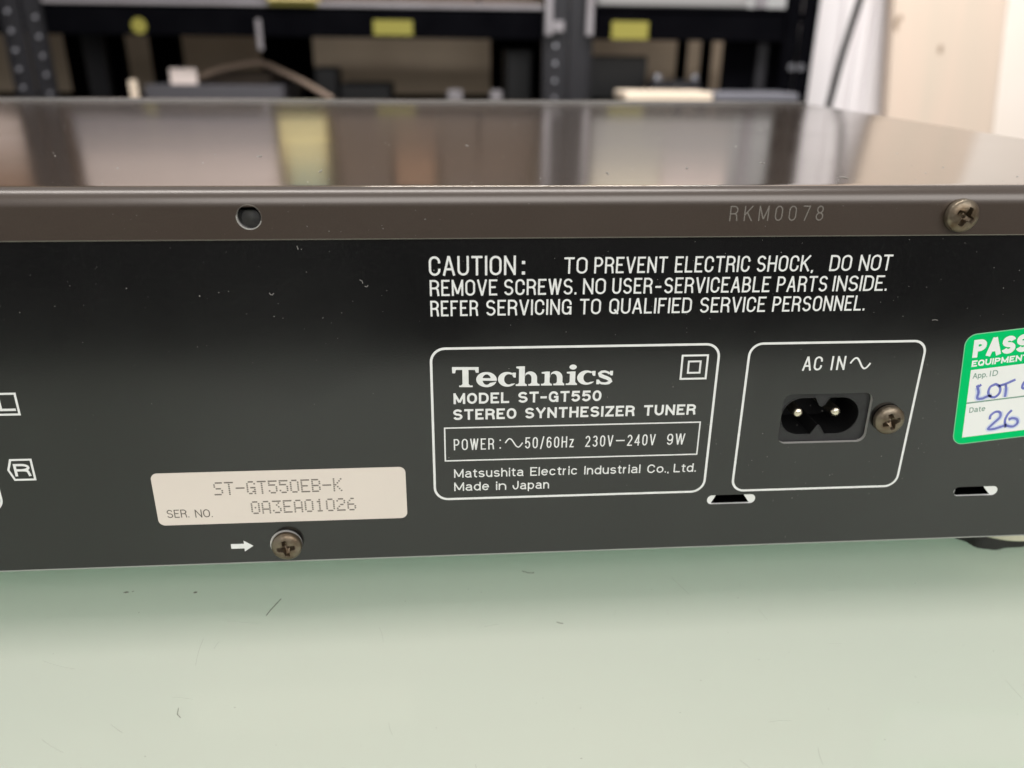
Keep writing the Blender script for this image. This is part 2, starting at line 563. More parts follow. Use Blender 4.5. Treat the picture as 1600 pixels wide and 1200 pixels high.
class Print:
    """flat printing laid on a plane y = const (mm)"""
    def __init__(s, y, xf=None):
        s.y, s.mb, s.xf = y, MB(), xf

    def polys(s, polys):
        vs, fs = union(polys)
        if s.xf:
            vs = [s.xf(*v) for v in vs]
        out = []
        for f in fs:
            ar = sum(vs[f[i]][0] * vs[f[(i + 1) % len(f)]][1] - vs[f[(i + 1) % len(f)]][0] * vs[f[i]][1] for i in range(len(f)))
            out.append(tuple(f) if ar > 0 else tuple(reversed(f)))
        s.mb.add([(x, s.y, z) for x, z in vs], out)

    def line(s, pts, w):
        s.polys(stroke_polys(pts, w / 2))

    def word(s, text, x0, x1, z, cap, sw, gap=0.16, r=0.28, slant=0.0):
        gl = [glyph(c, r) for c in text]
        W = sum(g[0] for g in gl)
        nsp = text.count(' ')
        total = x1 - x0
        sc = (total - len(text) * sw - (len(text) - 1) * gap * cap) / max(W, 1e-6)
        if sc < 0.15 * cap and W > 0:
            gap = (total - len(text) * sw - W * 0.4 * cap) / max(1, len(text) - 1) / cap
            sc = 0.4 * cap
        x = x0 + sw / 2
        H = cap - sw
        hs = sw / 2
        for ch, (w, strokes) in zip(text, gl):
            polys = []
            for st in strokes:
                q = [(x + px * w * sc if w > 0 else x + px * cap, z + hs + pz * H) for px, pz in st]
                # square ends reach the outer edge of the letter
                for e, k in ((0, 1), (-1, -2)):
                    ex, ez = st[e]
                    if min(abs(ex), abs(ex - 1)) < 1e-3 or min(abs(ez), abs(ez - 1), abs(ez - .72)) < 1e-3:
                        a, b = Vector(q[e]), Vector(q[k])
                        d = (a - b)
                        if d.length > 1e-6:
                            a2 = a + d.normalized() * hs
                            q[e] = (a2.x, a2.y)
                polys += stroke_polys(q, hs)
            if polys:
                if slant:
                    polys = [[(p[0] + slant * (p[1] - z), p[1]) for p in pl] for pl in polys]
                s.polys(polys)
            x += w * sc + sw + gap * cap

    def build(s, name, material, parent):
        return s.mb.build(name, material, parent)


# ------------------------------------------------------------------ TABLE
def table_material():
    """frosted white face over a green glass body lit from below by an added fill lamp"""
    m, nt, b = new_mat('white_backed_glass')
    L = nt.links
    tc = nt.nodes.new('ShaderNodeTexCoord')

    def noise(scale, detail, dist=0.0):
        n = nt.nodes.new('ShaderNodeTexNoise')
        n.inputs['Scale'].default_value = scale
        n.inputs['Detail'].default_value = detail
        n.inputs['Distortion'].default_value = dist
        L.new(tc.outputs['Object'], n.inputs['Vector'])
        return n.outputs['Fac']

    def ramp(src, p0, p1, c0, c1):
        r = nt.nodes.new('ShaderNodeValToRGB')
        r.color_ramp.elements[0].position, r.color_ramp.elements[1].position = p0, p1
        r.color_ramp.elements[0].color, r.color_ramp.elements[1].color = (*c0, 1), (*c1, 1)
        L.new(src, r.inputs['Fac'])
        return r.outputs['Color']

    def rough(bs, lo, hi):
        mr = nt.nodes.new('ShaderNodeMapRange')
        mr.inputs['To Min'].default_value, mr.inputs['To Max'].default_value = lo, hi
        L.new(noise(40, 6, .5), mr.inputs['Value'])
        L.new(mr.outputs['Result'], bs.inputs['Roughness'])
    L.new(ramp(noise(7, 6, .4), .35, .65, (0.775, 0.715, 0.66), (0.815, 0.74, 0.68)), b.inputs['Base Color'])
    b.inputs['Specular IOR Level'].default_value = 0.35
    rough(b, .26, .42)
    g = nt.nodes.new('ShaderNodeBsdfTranslucent')      # passes the added fill from below as green light
    L.new(ramp(noise(5, 3), .35, .65, (0.60, 0.84, 0.71), (0.64, 0.86, 0.73)), g.inputs['Color'])
    b.inputs['Coat Weight'].default_value = 0.7
    b.inputs['Coat Roughness'].default_value = 0.07
    mx = nt.nodes.new('ShaderNodeMixShader')
    mx.inputs[0].default_value = 0.42
    L.new(b.outputs[0], mx.inputs[1])
    L.new(g.outputs[0], mx.inputs[2])
    L.new(mx.outputs[0], nt.nodes['Material Output'].inputs['Surface'])
    return m


M['table'] = table_material()
tb = MB()
tb.box(-900, 1000, -143, 430, -13.3, -3.3, 0, 1.5)
table = tb.build('table', M['table'])
tag(table, 'pale green frosted glass tabletop under the black tuner', 'table')

# lint and crumbs lying on the glass
db = MB()
TZ = -3.3
def crumb(x, y, a, ln, w, h=0.12):
    x, y = x * 1.0325, (y + 140) * 1.0325 - 140
    n = 7
    pts = []
    for i in range(n):
        t = 2 * pi * i / n
        rr_ = random.uniform(.7, 1.1)
        px, py = cos(t) * ln / 2 * rr_, sin(t) * w / 2 * rr_
        pts.append((x + px * cos(a) - py * sin(a), y + px * sin(a) + py * cos(a)))
    db.add([(p[0], p[1], TZ + 0.01) for p in pts] + [(x, y, TZ + h)], [(i, (i + 1) % n, n) for i in range(n)])
def hair(pts, r=0.045):
    db.tube([(px * 1.0325, (py + 140) * 1.0325 - 140, TZ + 0.05 + 0.05 * (i % 2)) for i, (px, py) in enumerate(pts)], r, 5)
crumb(-67.3, 3.0, .1, 1.5, .6); crumb(-53.3, 2.1, .3, 1.0, .7); crumb(-66.0, 3.2, .7, .5, .3)
hair([(-35.4, -1.2), (-35.9, -2.6), (-36.8, -4.6), (-37.3, -6.4)], .075)
hair([(14.2, 5.2), (15.4, 4.4), (16.8, 4.4)], .07)
hair([(19.5, -11.9), (20.0, -12.3), (20.7, -12.4)], .06)
hair([(-47.2, -30.0), (-47.0, -31.4), (-46.2, -32.2)], .05)
for _ in range(60):
    crumb(random.uniform(-85, 105), random.uniform(-52, 2), random.uniform(0, 6), random.uniform(.08, .32), random.uniform(.06, .16), .05)
tag(db.build('table_lint', M['debris']), kind='stuff')
sc_ = MB()
for _ in range(26):
    x, y = random.uniform(-85, 110), random.uniform(-58, 4)
    a, ln, bend = random.uniform(0, 6.3), random.uniform(2, 11), random.uniform(-.5, .5)
    pts = []
    for k in range(5):
        a += bend / 5
        pts.append((x, y, TZ + .004))
        x, y = x + cos(a) * ln / 5, y + sin(a) * ln / 5
    sc_.tube(pts, random.choice((.018, .022, .03)), 4)
tag(sc_.build('table_scratches', M['scratch']), kind='stuff')

# floor far below, seen only as a dark reflection in the rear panel
fl = MB()
fl.box(-9000, 9000, -30000, 2600, -780, -740)
M['floor'] = mat('dark_floor', (0.05, 0.047, 0.045), rough=0.6, noise=(4, .5, (0.065, 0.06, 0.055)))
tag(fl.build('floor', M['floor']), kind='structure')

# ------------------------------------------------------------------ TUNER
T = thing('stereo_tuner', 'black stereo tuner seen from behind with white printed rear panel', 'tuner')
XL, XR, ZB, ZT, YF = -273.0, 157.0, 8.5, 82.0, 224.0


def circle(cx, cz, r, n=40):
    return [(cx + r * cos(2 * pi * i / n), cz + r * sin(2 * pi * i / n)) for i in range(n)]


SLOTS = [(56.12, 19.45, 10.0, 2.1), (108.1, 19.58, 9.5, 2.15)]
SLOT_INSET = [((2.0, 1.0), (2.5, 1.1)), ((.55, .4), (3.2, 1.3))]      # (top, bottom) at the left and the right end
cut = rrect(63.98, 81.95, 31.8, 42.42, 1.7, 8)
rp = MB()
holes = [cut] + [rrect(cx - w / 2, cx + w / 2, cz - h / 2, cz + h / 2, h / 2 - .02, 8) for cx, cz, w, h in SLOTS]
plate(rp, [[(XL, ZB), (XR, ZB), (XR, 80.5), (XL, 80.5)]] + holes, 0.0, 0.8, 0, 1, 0)
rear = rp.build('rear_panel', [M['panel'], M['bare']], T)

# bottom plate: its bare sheet edge shows as the bright line under the panel
bp_ = MB()
bp_.box(XL + .5, XR - .5, -0.13, YF - 2, ZB - 0.22, ZB - 0.02, 0)
bp_.build('bottom_plate', M['plate'], T)

# folded cover
cv = MB()
LIPY, RB, ZL = -1.0, 3.0, 73.35
lip_hole = circle(-33.2, 77.3, 2.04)
plate(cv, [[(XL, ZL + .22), (XR, ZL + .22), (XR, 78.7), (XL, 78.7)], lip_hole], LIPY, -0.05, 3, 1, 3)
prof = [(-0.05, ZL - .02), (LIPY + .18, ZL), (LIPY, ZL + .22)]
cv.add([(x, y, z) for y, z in prof for x in (XL, XR)], [(0, 1, 3, 2), (2, 3, 5, 4)], 2)
prof = [(LIPY, 78.7), (LIPY, ZT - RB)]
for i in range(1, 17):
    t = pi / 2 * i / 16
    prof.append((LIPY + RB - RB * cos(t), ZT - RB + RB * sin(t)))
for yy in (4, 30, 120, YF - 3.2):
    prof.append((yy, ZT))
for i in range(1, 9):
    t = pi / 2 * i / 8
    prof.append((YF - 3 + 3 * sin(t), ZT - 3 + 3 * cos(t)))
prof.append((YF, ZB))
n = len(prof)
cv.add([(x, y, z) for y, z in prof for x in (XL, XR)], [(2 * i, 2 * i + 1, 2 * i + 3, 2 * i + 2) for i in range(13)], 3)
cv.add([(x, y, z) for y, z in prof for x in (XL, XR)], [(2 * i, 2 * i + 1, 2 * i + 3, 2 * i + 2) for i in range(13, n - 1)], 0)
# folded sides
for x, fl_ in ((XR, False), (XL, True)):
    side = [(x, y, z) for y, z in prof] + [(x, 0.9, ZB), (x, LIPY, ZL)]
    f = tuple(range(len(side)))
    # outline order: lip top -> top -> front bottom -> rear bottom -> lip bottom
    cv.add(side, [f if fl_ else tuple(reversed(f))], 0)
cover = cv.build('top_cover', [M['cover'], M['bare'], M['worn'], M['lip']], T)
me = cover.data
import bmesh
b_ = bmesh.new()
b_.from_mesh(me)
bmesh.ops.remove_doubles(b_, verts=b_.verts, dist=1e-7)
b_.to_mesh(me)
b_.free()
for p in me.polygons:
    p.use_smooth = True
me.set_sharp_from_angle(angle=radians(28))

rim = MB()
rim.tube([(x, LIPY - .01, z) for x, z in lip_hole[19:39]], .09, 6)
rim.build('hole_rim', M['bare'], T, smooth=60)
rg = MB()
rg.tube([(x, LIPY - .005, z) for x, z in lip_hole] + [(lip_hole[0][0], LIPY - .005, lip_hole[0][1])], .055, 6)
rg.build('hole_edge', M['worn'], T, smooth=60)
bs = MB()
bs.lathe([(0, .75), (.5, .72), (1.0, .5), (1.55, .45), (1.6, 0)], -33.0, 0.0, 77.0, axis='y', n=32)
bs.build('boss', M['boss'], T, smooth=50)
fp = MB()
fp.box(XL - .5, XR + .5, YF + .4, YF + 9, ZB - 2, ZT + .45, 0, .5)
fp.build('front_panel', M['fascia'], T)
# stamped part number in the lip
pr = Print(LIPY - 0.02)
pr.word('RKM0078', 48.85, 65.7, 76.2, 2.65, 0.21, gap=0.42, r=0.3)
pr.build('stamped_number', M['stamp'], T)


# screws: pan head with a cross recess (height field on a polar grid)
def make_screw(name, cx, yb, cz, R, rot, hgt=1.9, skirt=0.75):
    mb = MB()
    NR, NA = 26, 72
    vs, fs = [], []
    def head(r):
        q = min(r / R, 1)
        return skirt + (hgt - skirt) * math.sqrt(max(0, 1 - (q * 0.985) ** 2.6))
    def recess(x, z):
        ca, sa = cos(rot), sin(rot)
        u, v = x * ca + z * sa, -x * sa + z * ca
        d = 0.0
        for a, b in ((u, v), (v, u)):
            half = 0.46 * R * 0.5
            arm = 0.60 * R
            wa = max(0, min(1, (half * (1.0 - 0.45 * abs(a) / arm) - abs(b)) / 0.10))
            wl = max(0, min(1, (arm - abs(a)) / 0.22))
            slope = 1.0 - 0.75 * (abs(a) / arm) ** 1.5
            d = max(d, 1.75 * min(wa, wl) * max(slope, .2))
        return d
    vs.append((cx, yb - (head(0) - recess(0, 0)), cz))
    for i in range(1, NR + 1):
        r = R * (i / NR)
        for k in range(NA):
            t = 2 * pi * k / NA
            x, z = r * cos(t), r * sin(t)
            vs.append((cx + x, yb - (head(r) - recess(x, z)), cz + z))
    for k in range(NA):
        fs.append((0, 1 + k, 1 + (k + 1) % NA))
    for i in range(NR - 1):
        for k in range(NA):
            a, b = 1 + i * NA + k, 1 + i * NA + (k + 1) % NA
            fs.append((a, a + NA, b + NA, b))
    base = 1 + (NR - 1) * NA
    st = len(vs)
    for (rr_, y) in ((R * 1.0, yb - skirt * .25), (R * .94, yb)):
        for k in range(NA):
            t = 2 * pi * k / NA
            vs.append((cx + rr_ * cos(t), y, cz + rr_ * sin(t)))
    for k in range(NA):
        k2 = (k + 1) % NA
        fs.append((base + k, st + k, st + k2, base + k2))
        fs.append((st + k, st + NA + k, st + NA + k2, st + k2))
    mb.add(vs, fs)
    return mb.build(name, M['screw'], T, smooth=40)


make_screw('screw', -33.1, -0.42, 12.6, 2.95, radians(8))
make_screw('screw', 85.65, -0.05, 36.85, 3.0, radians(18), hgt=2.0)
make_screw('screw', 90.75, LIPY - .05, 77.1, 2.95, radians(-28), hgt=2.1)
# spring washer under the lower screw
ws = MB()
ws.lathe([(2.95, 0.0), (3.12, 0.0), (3.12, 0.34), (2.0, 0.34)], -33.35, 0.0, 12.45, axis='y', n=56)
ws.build('washer', M['bare'], T, smooth=35)

# vent slots: tabs pushed inwards, bright zinc flanks round a dark gap
for (cx, cz, w, h), (inl, inr) in zip(SLOTS, SLOT_INSET):
    mb = MB()
    o_ = rrect(cx - w / 2, cx + w / 2, cz - h / 2, cz + h / 2, h / 2 - .02, 8)
    inn = []
    for (x, z) in o_:
        t = (x - cx) / (w / 2)
        vz = (z - cz) / (h / 2)
        zz = cz + vz * (h / 2 - (.05 if vz < 0 else .0))
        k = .5 + .5 * vz
        lo, hi = -(w / 2 - (inl[0] * k + inl[1] * (1 - k))), w / 2 - (inr[0] * k + inr[1] * (1 - k))
        xx = cx + max(lo, min(hi, (x - cx)))
        inn.append((xx, zz))
    n = len(o_)
    mb.add([(x, .03, z) for x, z in o_] + [(x, .42, z) for x, z in inn], [(i, (i + 1) % n, (i + 1) % n + n, i + n) for i in range(n)])
    lv = mb.build('vent_slot', M['bright'], T, smooth=60)
    bx = MB()
    bx.add([(x, .42, z) for x, z in inn] + [(x, 9, z + .5) for x, z in inn], [(i, (i + 1) % n, (i + 1) % n + n, i + n) for i in range(n)] + [tuple(range(n, 2 * n))])
    bx.build('slot_cavity', M['dark'], lv)

# mains inlet
FX, FZ, FR, FY = 72.3, 37.28, 4.03, 0.95
fig = []
for i in range(17):
    t = radians(90 + 180 * i / 16)
    fig.append((68.35 + FR * cos(t), FZ + FR * sin(t)))
fig += [(70.95, FZ - FR), (72.0, FZ - FR + 1.85), (72.25, FZ - FR + 2.0), (72.5, FZ - FR + 1.85), (73.7, FZ - FR)]
for i in range(17):
    t = radians(-90 + 180 * i / 16)
    fig.append((76.15 + FR * cos(t), FZ + FR * sin(t)))
fig += [(73.75, FZ + FR), (72.75, FZ + FR - 1.7), (72.3, FZ + FR - 1.95), (71.85, FZ + FR - 1.7), (70.85, FZ + FR)]
inlet = MB()
plate(inlet, [rrect(63.0, 82.9, 30.9, 43.3, 1.5), fig], FY, 10.5, 0, 1, 0)
inlet.add([(62.9, 10.4, 30.8), (83.0, 10.4, 30.8), (83.0, 10.4, 43.4), (62.9, 10.4, 43.4)], [(0, 1, 2, 3)], 1)
socket = inlet.build('power_inlet', [M['plastic'], M['cavity']], T)
# raised rim round the figure-eight opening
rm = MB()
rm.tube([(x, FY - .02, z) for x, z in fig] + [(fig[0][0], FY - .02, fig[0][1])], 0.13, 6)
rm.build('inlet_rim', M['plastic'], socket, smooth=50)
for px in (68.45, 76.2):
    pn = MB()
    pn.lathe([(0.0, 0.42), (.35, .40), (.72, .26), (.98, 0.0), (1.05, -.4), (1.1, -8.2)], px, FY + 1.5, FZ + .05, axis='y', n=24)
    pn.build('contact_pin', M['pin'], socket, smooth=50)

# foot with a rubber pad that has come loose
FXX, FYY = 130.2, 22.0
ft = MB()
ft.lathe([(0, ZB - .6), (12.6, ZB - .6), (12.8, 6.0), (13.0, 0.6), (12.5, 0.1), (0, 0.1)], FXX, FYY, 0, n=64)
foot = ft.build('foot', M['foot'], T, smooth=35)
pad = MB()
N_ = 96
ring_t, ring_m, ring_b = [], [], []
for k in range(N_):
    t = 2 * pi * k / N_
    a_ = math.degrees(t) % 360
    bulge = 2.3 * math.exp(-((a_ - 228) / 13) ** 2) + 1.9 * math.exp(-((a_ - 204) / 10) ** 2) + .9 * math.exp(-((a_ - 246) / 9) ** 2)
    rr_ = 10.6 + bulge + 0.14 * sin(9 * t)
    up_ = min(1.0, bulge / 1.6)
    ring_t.append((FXX + (rr_ - .4) * cos(t), FYY + (rr_ - .4) * sin(t), 0.1 + .3 * up_))
    ring_m.append((FXX + rr_ * cos(t), FYY + rr_ * sin(t), -.6 - .4 * up_))
    ring_b.append((FXX + (rr_ - .5 + .2 * bulge) * cos(t), FYY + (rr_ - .5 + .2 * bulge) * sin(t), TZ + 0.02))
pad.add(ring_t + ring_m + ring_b, [tuple(range(N_))] + [(k + N_, (k + 1) % N_ + N_, (k + 1) % N_, k) for k in range(N_)]
        + [(k + 2 * N_, (k + 1) % N_ + 2 * N_, (k + 1) % N_ + N_, k + N_) for k in range(N_)])
pad.build('rubber_pad', M['rubber'], foot, smooth=40)
for fx, fy in ((-246, 22.0), (-246, 200), (130.2, 200)):
    ft = MB()
    ft.lathe([(0, ZB - .6), (12.4, ZB - .6), (12.6, 5.0), (12.6, TZ + 0.02), (0, TZ + 0.02)], fx, fy, 0, n=40)
    ft.build('foot', M['rubber'], T, smooth=35)

# ------------------------------------------------------------------ printing on the rear panel
PY = -0.018
pr = Print(PY)
SWC = 0.35
pr.word('CAUTION', -3.61, 11.65, 66.66, 3.5, 0.40, gap=.125, r=.27)
for zz in (66.72, 68.62):
    pr.polys([[(12.72, zz), (13.3, zz), (13.3, zz + .58), (12.72, zz + .58)]])
for t_, a, b in (('TO', 20.24, 24.41), ('PREVENT', 25.64, 38.84), ('ELECTRIC', 40.24, 53.95), ('SHOCK,', 55.25, 65.8), ('DO', 68.83, 72.92), ('NOT', 74.37, 80.53)):
    pr.word(t_, a, b, 66.8, 2.97, SWC, gap=.125, r=.27)
for t_, a, b in (('REMOVE', -3.56, 8.39), ('SCREWS.', 9.59, 22.62), ('NO', 23.78, 27.91), ('USER', 29.09, 36.41), ('SERVICEABLE', 38.58, 58.2), ('PARTS', 59.5, 68.98), ('INSIDE.', 70.07, 80.43)):
    pr.word(t_, a, b, 62.97, 2.94, SWC, gap=.125, r=.27)
pr.line([(36.95, 64.2), (38.05, 64.2)], .36)
for t_, a, b in (('REFER', -3.56, 4.95), ('SERVICING', 6.39, 21.84), ('TO', 23.36, 27.22), ('QUALIFIED', 28.75, 44.0), ('SERVICE', 45.55, 57.87), ('PERSONNEL.', 59.19, 76.89)):
    pr.word(t_, a, b, 59.2, 2.93, SWC, gap=.125, r=.27)
pr.build('caution_text', M['print'], T)


def frame(name, loop, w, parent=T, y=PY, m='print'):
    q = Print(y)
    q.line(loop + [loop[0]], w)
    return q.build(name, M[m], parent)


frame('rating_frame', rrect(-3.73, 50.15, 21.5, 53.03, 2.6, 8), .46)
frame('inlet_frame', rrect(55.98, 90.47, 21.42, 52.98, 2.5, 8), .46)
frame('power_frame', [(-1.55, 29.98), (47.95, 29.98), (47.95, 36.98), (-1.55, 36.98)], .27)
pr = Print(PY)
for a, b, c, d, w in ((43.02, 48.25, 45.95, 51.03, .38), (44.33, 46.95, 47.17, 49.82, .36)):
    h = w / 2
    lp = [(a + h, c + h), (b - h, c + h), (b - h, d - h), (a + h, d - h)]
    pr.line(lp + [lp[0]], w)
pr.build('insulation_symbol', M['print'], T)

pr = Print(PY)
for t_, a, b, z in (('MODEL', .25, 10.69, 41.92), ('ST-GT550', 12.39, 28.22, 41.92), ('STEREO', .12, 12.07, 38.62), ('SYNTHESIZER', 13.74, 34.84, 38.62), ('TUNER', 36.64, 46.79, 38.62)):
    pr.word(t_, a, b, z, 2.22, .435, gap=.16, r=.42)
pr.build('model_text', M['print'], T)


def sine(q, x0, x1, z, amp, w):
    n = 28
    q.line([(x0 + (x1 - x0) * i / n, z + amp * sin(2 * pi * i / n)) for i in range(n + 1)], w)


pr = Print(PY)
for t_, a, b in (('POWER', .13, 7.86), ('50/60Hz', 13.84, 23.33), ('230V', 25.55, 31.03), ('240V', 33.80, 39.38), ('9W', 41.67, 45.24)):
    pr.word(t_, a, b, 32.22, 2.4, .25, gap=.19, r=.30)
for zz in (32.35, 34.0):
    pr.polys([[(8.9, zz), (9.18, zz), (9.18, zz + .28), (8.9, zz + .28)]])
pr.line([(31.6, 33.42), (33.3, 33.42)], .25)
sine(pr, 10.02, 13.36, 33.5, .92, .25)
pr.build('power_text', M['print'], T)

pr = Print(PY)
for t_, a, b, z in (('Matsushita', .08, 13.64, 26.2), ('Electric', 14.97, 24.32, 26.18), ('Industrial', 25.66, 36.86, 26.12), ('Co.,', 38.26, 42.6, 26.05), ('Ltd.', 43.59, 48.1, 26.05),
                    ('Made', .06, 6.87, 23.25), ('in', 8.25, 10.27, 23.23), ('Japan', 11.53, 18.77, 23.22)):
    pr.word(t_, a, b, z, 1.9, .25, gap=.15, r=.42)
pr.build('maker_text', M['print'], T)

pr = Print(PY)
pr.word('AC', 66.74, 70.54, 47.33, 2.87, .36, r=.27)
pr.word('IN', 72.31, 75.09, 47.33, 2.87, .36, gap=.26, r=.27)
sine(pr, 76.07, 80.07, 48.65, 1.1, .34)
pr.build('inlet_text', M['print'], T)

pr = Print(PY)
pr.polys([[(-44.15, 11.68), (-41.6, 11.68), (-41.6, 10.95), (-39.8, 12.22), (-41.6, 13.47), (-41.6, 12.76), (-44.15, 12.76)]])
pr.build('arrow_mark', M['print'], T)

# socket markings cut by the left edge of the photo
pr = Print(PY)
lp = [(-88.0, 41.78), (-77.95, 41.78), (-77.95, 45.85), (-88.0, 45.85)]
pr.line(lp + [lp[0]], .40)
pr.line([(-80.95, 45.0), (-80.95, 42.72), (-78.4, 42.72)], .46)
lp = [(-77.98, 28.42), (-77.98, 32.58), (-81.60, 32.58), (-82.35, 30.5), (-81.60, 28.42)]
pr.line(lp + [lp[0]], .40)
pr.word('R', -81.35, -78.5, 29.15, 2.6, .48, r=.3)
pr.line(rrect(-120, -84.98, 21.9, 48.5, 2.6, 8) + [rrect(-120, -84.98, 21.9, 48.5, 2.6, 8)[0]], .45)
pr.build('channel_marks', M['print'], T)

# slab-serif maker's logo, drawn letter by letter
KX, KZ, U0 = 30.1 / 2868.0, 0.01085, 130.0
def base_v(u):
    xs = [(100, 522), (370, 518), (1356, 492), (1800, 485), (2255, 475), (2850, 464), (3100, 460)]
    for (a, b), (c, d) in zip(xs, xs[1:]):
        if u <= c:
            return b + (d - b) * (u - a) / (c - a)
    return 460
def LP(u, v):
    return (0.08 + (u - U0) * KX, 45.35 + (base_v(u) - v) * KZ)
def lrect(u0, u1, v0, v1):
    return [LP(u0, v0), LP(u1, v0), LP(u1, v1), LP(u0, v1)]
def lring(cx, cv_, rx, rv, ix, iv, irx, irv, a0, a1, ia0=None, ia1=None, n=30):
    ia0 = a0 if ia0 is None else ia0
    ia1 = a1 if ia1 is None else ia1
    out = []
    for i in range(n):
        p = []
        for (c0, c1, r0, r1, b0, b1, k) in ((cx, cv_, rx, rv, a0, a1, i), (cx, cv_, rx, rv, a0, a1, i + 1), (ix, iv, irx, irv, ia0, ia1, i + 1), (ix, iv, irx, irv, ia0, ia1, i)):
            t = radians(b0 + (b1 - b0) * k / n)
            p.append(LP(c0 + r0 * cos(t), c1 - r1 * sin(t)))
        out.append(p)
    return out
def lpoly(*uv):
    return [LP(u, v) for u, v in uv]
def serif_foot(u0, u1, s0, s1, v0, v1):
    """foot serif u0..u1 under a stem s0..s1 with small brackets"""
    return [lrect(u0, u1, v0 + 8, v1), lpoly((s0 - 28, v0 + 10), (s0, v0 - 18), (s1, v0 - 18), (s1 + 28, v0 + 10))]
pr = Print(PY)
S_ = [lrect(130, 597, 148, 200), lpoly((130, 148), (190, 148), (196, 205), (182, 262), (132, 262)), lpoly((530, 148), (597, 148), (597, 252), (548, 252), (532, 205)),
      lrect(310, 418, 150, 516)] + serif_foot(250, 490, 310, 418, 480, 518)
pr.polys(S_)
pr.polys(lring(735, 377, 182, 141, 738, 377, 75, 96, 0, 345, 0, 320) + [lrect(648, 917, 350, 398)])
pr.polys(lring(1105, 370, 166, 137, 1132, 370, 84, 96, 48, 327, 62, 302) + [lpoly((1198, 245), (1256, 245), (1254, 335), (1218, 335), (1196, 300))])
pr.polys([lpoly((1262, 135), (1340, 128), (1415, 128), (1415, 490), (1312, 490), (1312, 175), (1262, 162))] + serif_foot(1256, 1455, 1312, 1415, 452, 492)
         + lring(1515, 345, 121, 123, 1475, 352, 62, 80, 0, 135, 0, 180, 18) + [lrect(1536, 1636, 342, 486)] + serif_foot(1481, 1682, 1536, 1636, 448, 488))
pr.polys([lpoly((1716, 236), (1800, 226), (1861, 226), (1861, 484), (1771, 484), (1771, 268), (1716, 262))] + serif_foot(1708, 1906, 1771, 1861, 445, 485)
         + lring(1972, 338, 119, 122, 1925, 345, 66, 80, 0, 135, 0, 180, 18) + [lrect(1991, 2091, 335, 480)] + serif_foot(1930, 2126, 1991, 2091, 441, 481))
pr.polys([lpoly((2166, 232), (2260, 222), (2321, 222), (2321, 474), (2221, 474), (2221, 266), (2166, 258))] + serif_foot(2154, 2356, 2221, 2321, 438, 475))
pr.polys(lring(2274, 142, 65, 46, 2274, 142, 1, 1, 0, 360))
pr.polys(lring(2522, 338, 167, 134, 2550, 338, 82, 94, 48, 327, 62, 302) + [lpoly((2620, 214), (2682, 214), (2680, 305), (2642, 305), (2620, 270))])
sp_ = [(2935, 268), (2905, 240), (2850, 224), (2790, 232), (2758, 262), (2775, 298), (2830, 322), (2890, 343), (2945, 372), (2962, 405), (2930, 436), (2870, 449), (2800, 444), (2755, 420), (2738, 385)]
wd = [34, 40, 42, 48, 66, 72, 66, 64, 66, 72, 56, 42, 42, 42, 36]
qs = []
for i in range(len(sp_) - 1):
    (a, b), (c, d) = sp_[i], sp_[i + 1]
    def nrm(k):
        p0, p1 = sp_[max(k - 1, 0)], sp_[min(k + 1, len(sp_) - 1)]
        dx, dy = p1[0] - p0[0], p1[1] - p0[1]
        l = hypot(dx, dy)
        return (-dy / l, dx / l)
    n0, n1, w0, w1 = nrm(i), nrm(i + 1), wd[i] / 2, wd[i + 1] / 2
    qs.append(lpoly((a + n0[0] * w0, b + n0[1] * w0), (c + n1[0] * w1, d + n1[1] * w1), (c - n1[0] * w1, d - n1[1] * w1), (a - n0[0] * w0, b - n0[1] * w0)))
qs += [lpoly((2945, 212), (2999, 212), (2996, 297), (2958, 297), (2930, 258)), lpoly((2706, 375), (2748, 375), (2770, 420), (2755, 463), (2706, 463))]
pr.polys(qs)
pr.build('logo_text', M['print'], T)

# serial number label
lb = MB()
lab = rrect(-57.1, -9.3, 17.55, 28.97, 1.25, 8)
plate(lb, [lab], -0.09, 0.0, 0, 0, 0)
serial = lb.build('serial_label', M['label'], T)
DOT = {
    'S': ["01111", "10000", "10000", "01110", "00001", "00001", "11110"], 'T': ["11111", "00100", "00100", "00100", "00100", "00100", "00100"],
    '-': ["00000", "00000", "00000", "11111", "00000", "00000", "00000"], 'G': ["01110", "10001", "10000", "10111", "10001", "10011", "01101"],
    '5': ["11111", "10000", "11110", "00001", "00001", "10001", "01110"], 'O': ["01110", "10001", "10001", "10001", "10001", "10001", "01110"],
    '0': ["01110", "10001", "10001", "10101", "10001", "10001", "01110"], 'E': ["11111", "10000", "10000", "11110", "10000", "10000", "11111"],
    'B': ["11110", "10001", "10001", "11110", "10001", "10001", "11110"], 'K': ["10001", "10010", "10100", "11000", "10100", "10010", "10001"],
    'A': ["01110", "10001", "10001", "10001", "11111", "10001", "10001"], '3': ["11111", "00010", "00100", "00010", "00001", "10001", "01110"],
    '1': ["00100", "01100", "00100", "00100", "00100", "00100", "01110"], '2': ["01110", "10001", "00001", "00110", "01000", "10000", "11111"],
    '6': ["00110", "01000", "10000", "11110", "10001", "10001", "01110"]}
dp = Print(-0.104)
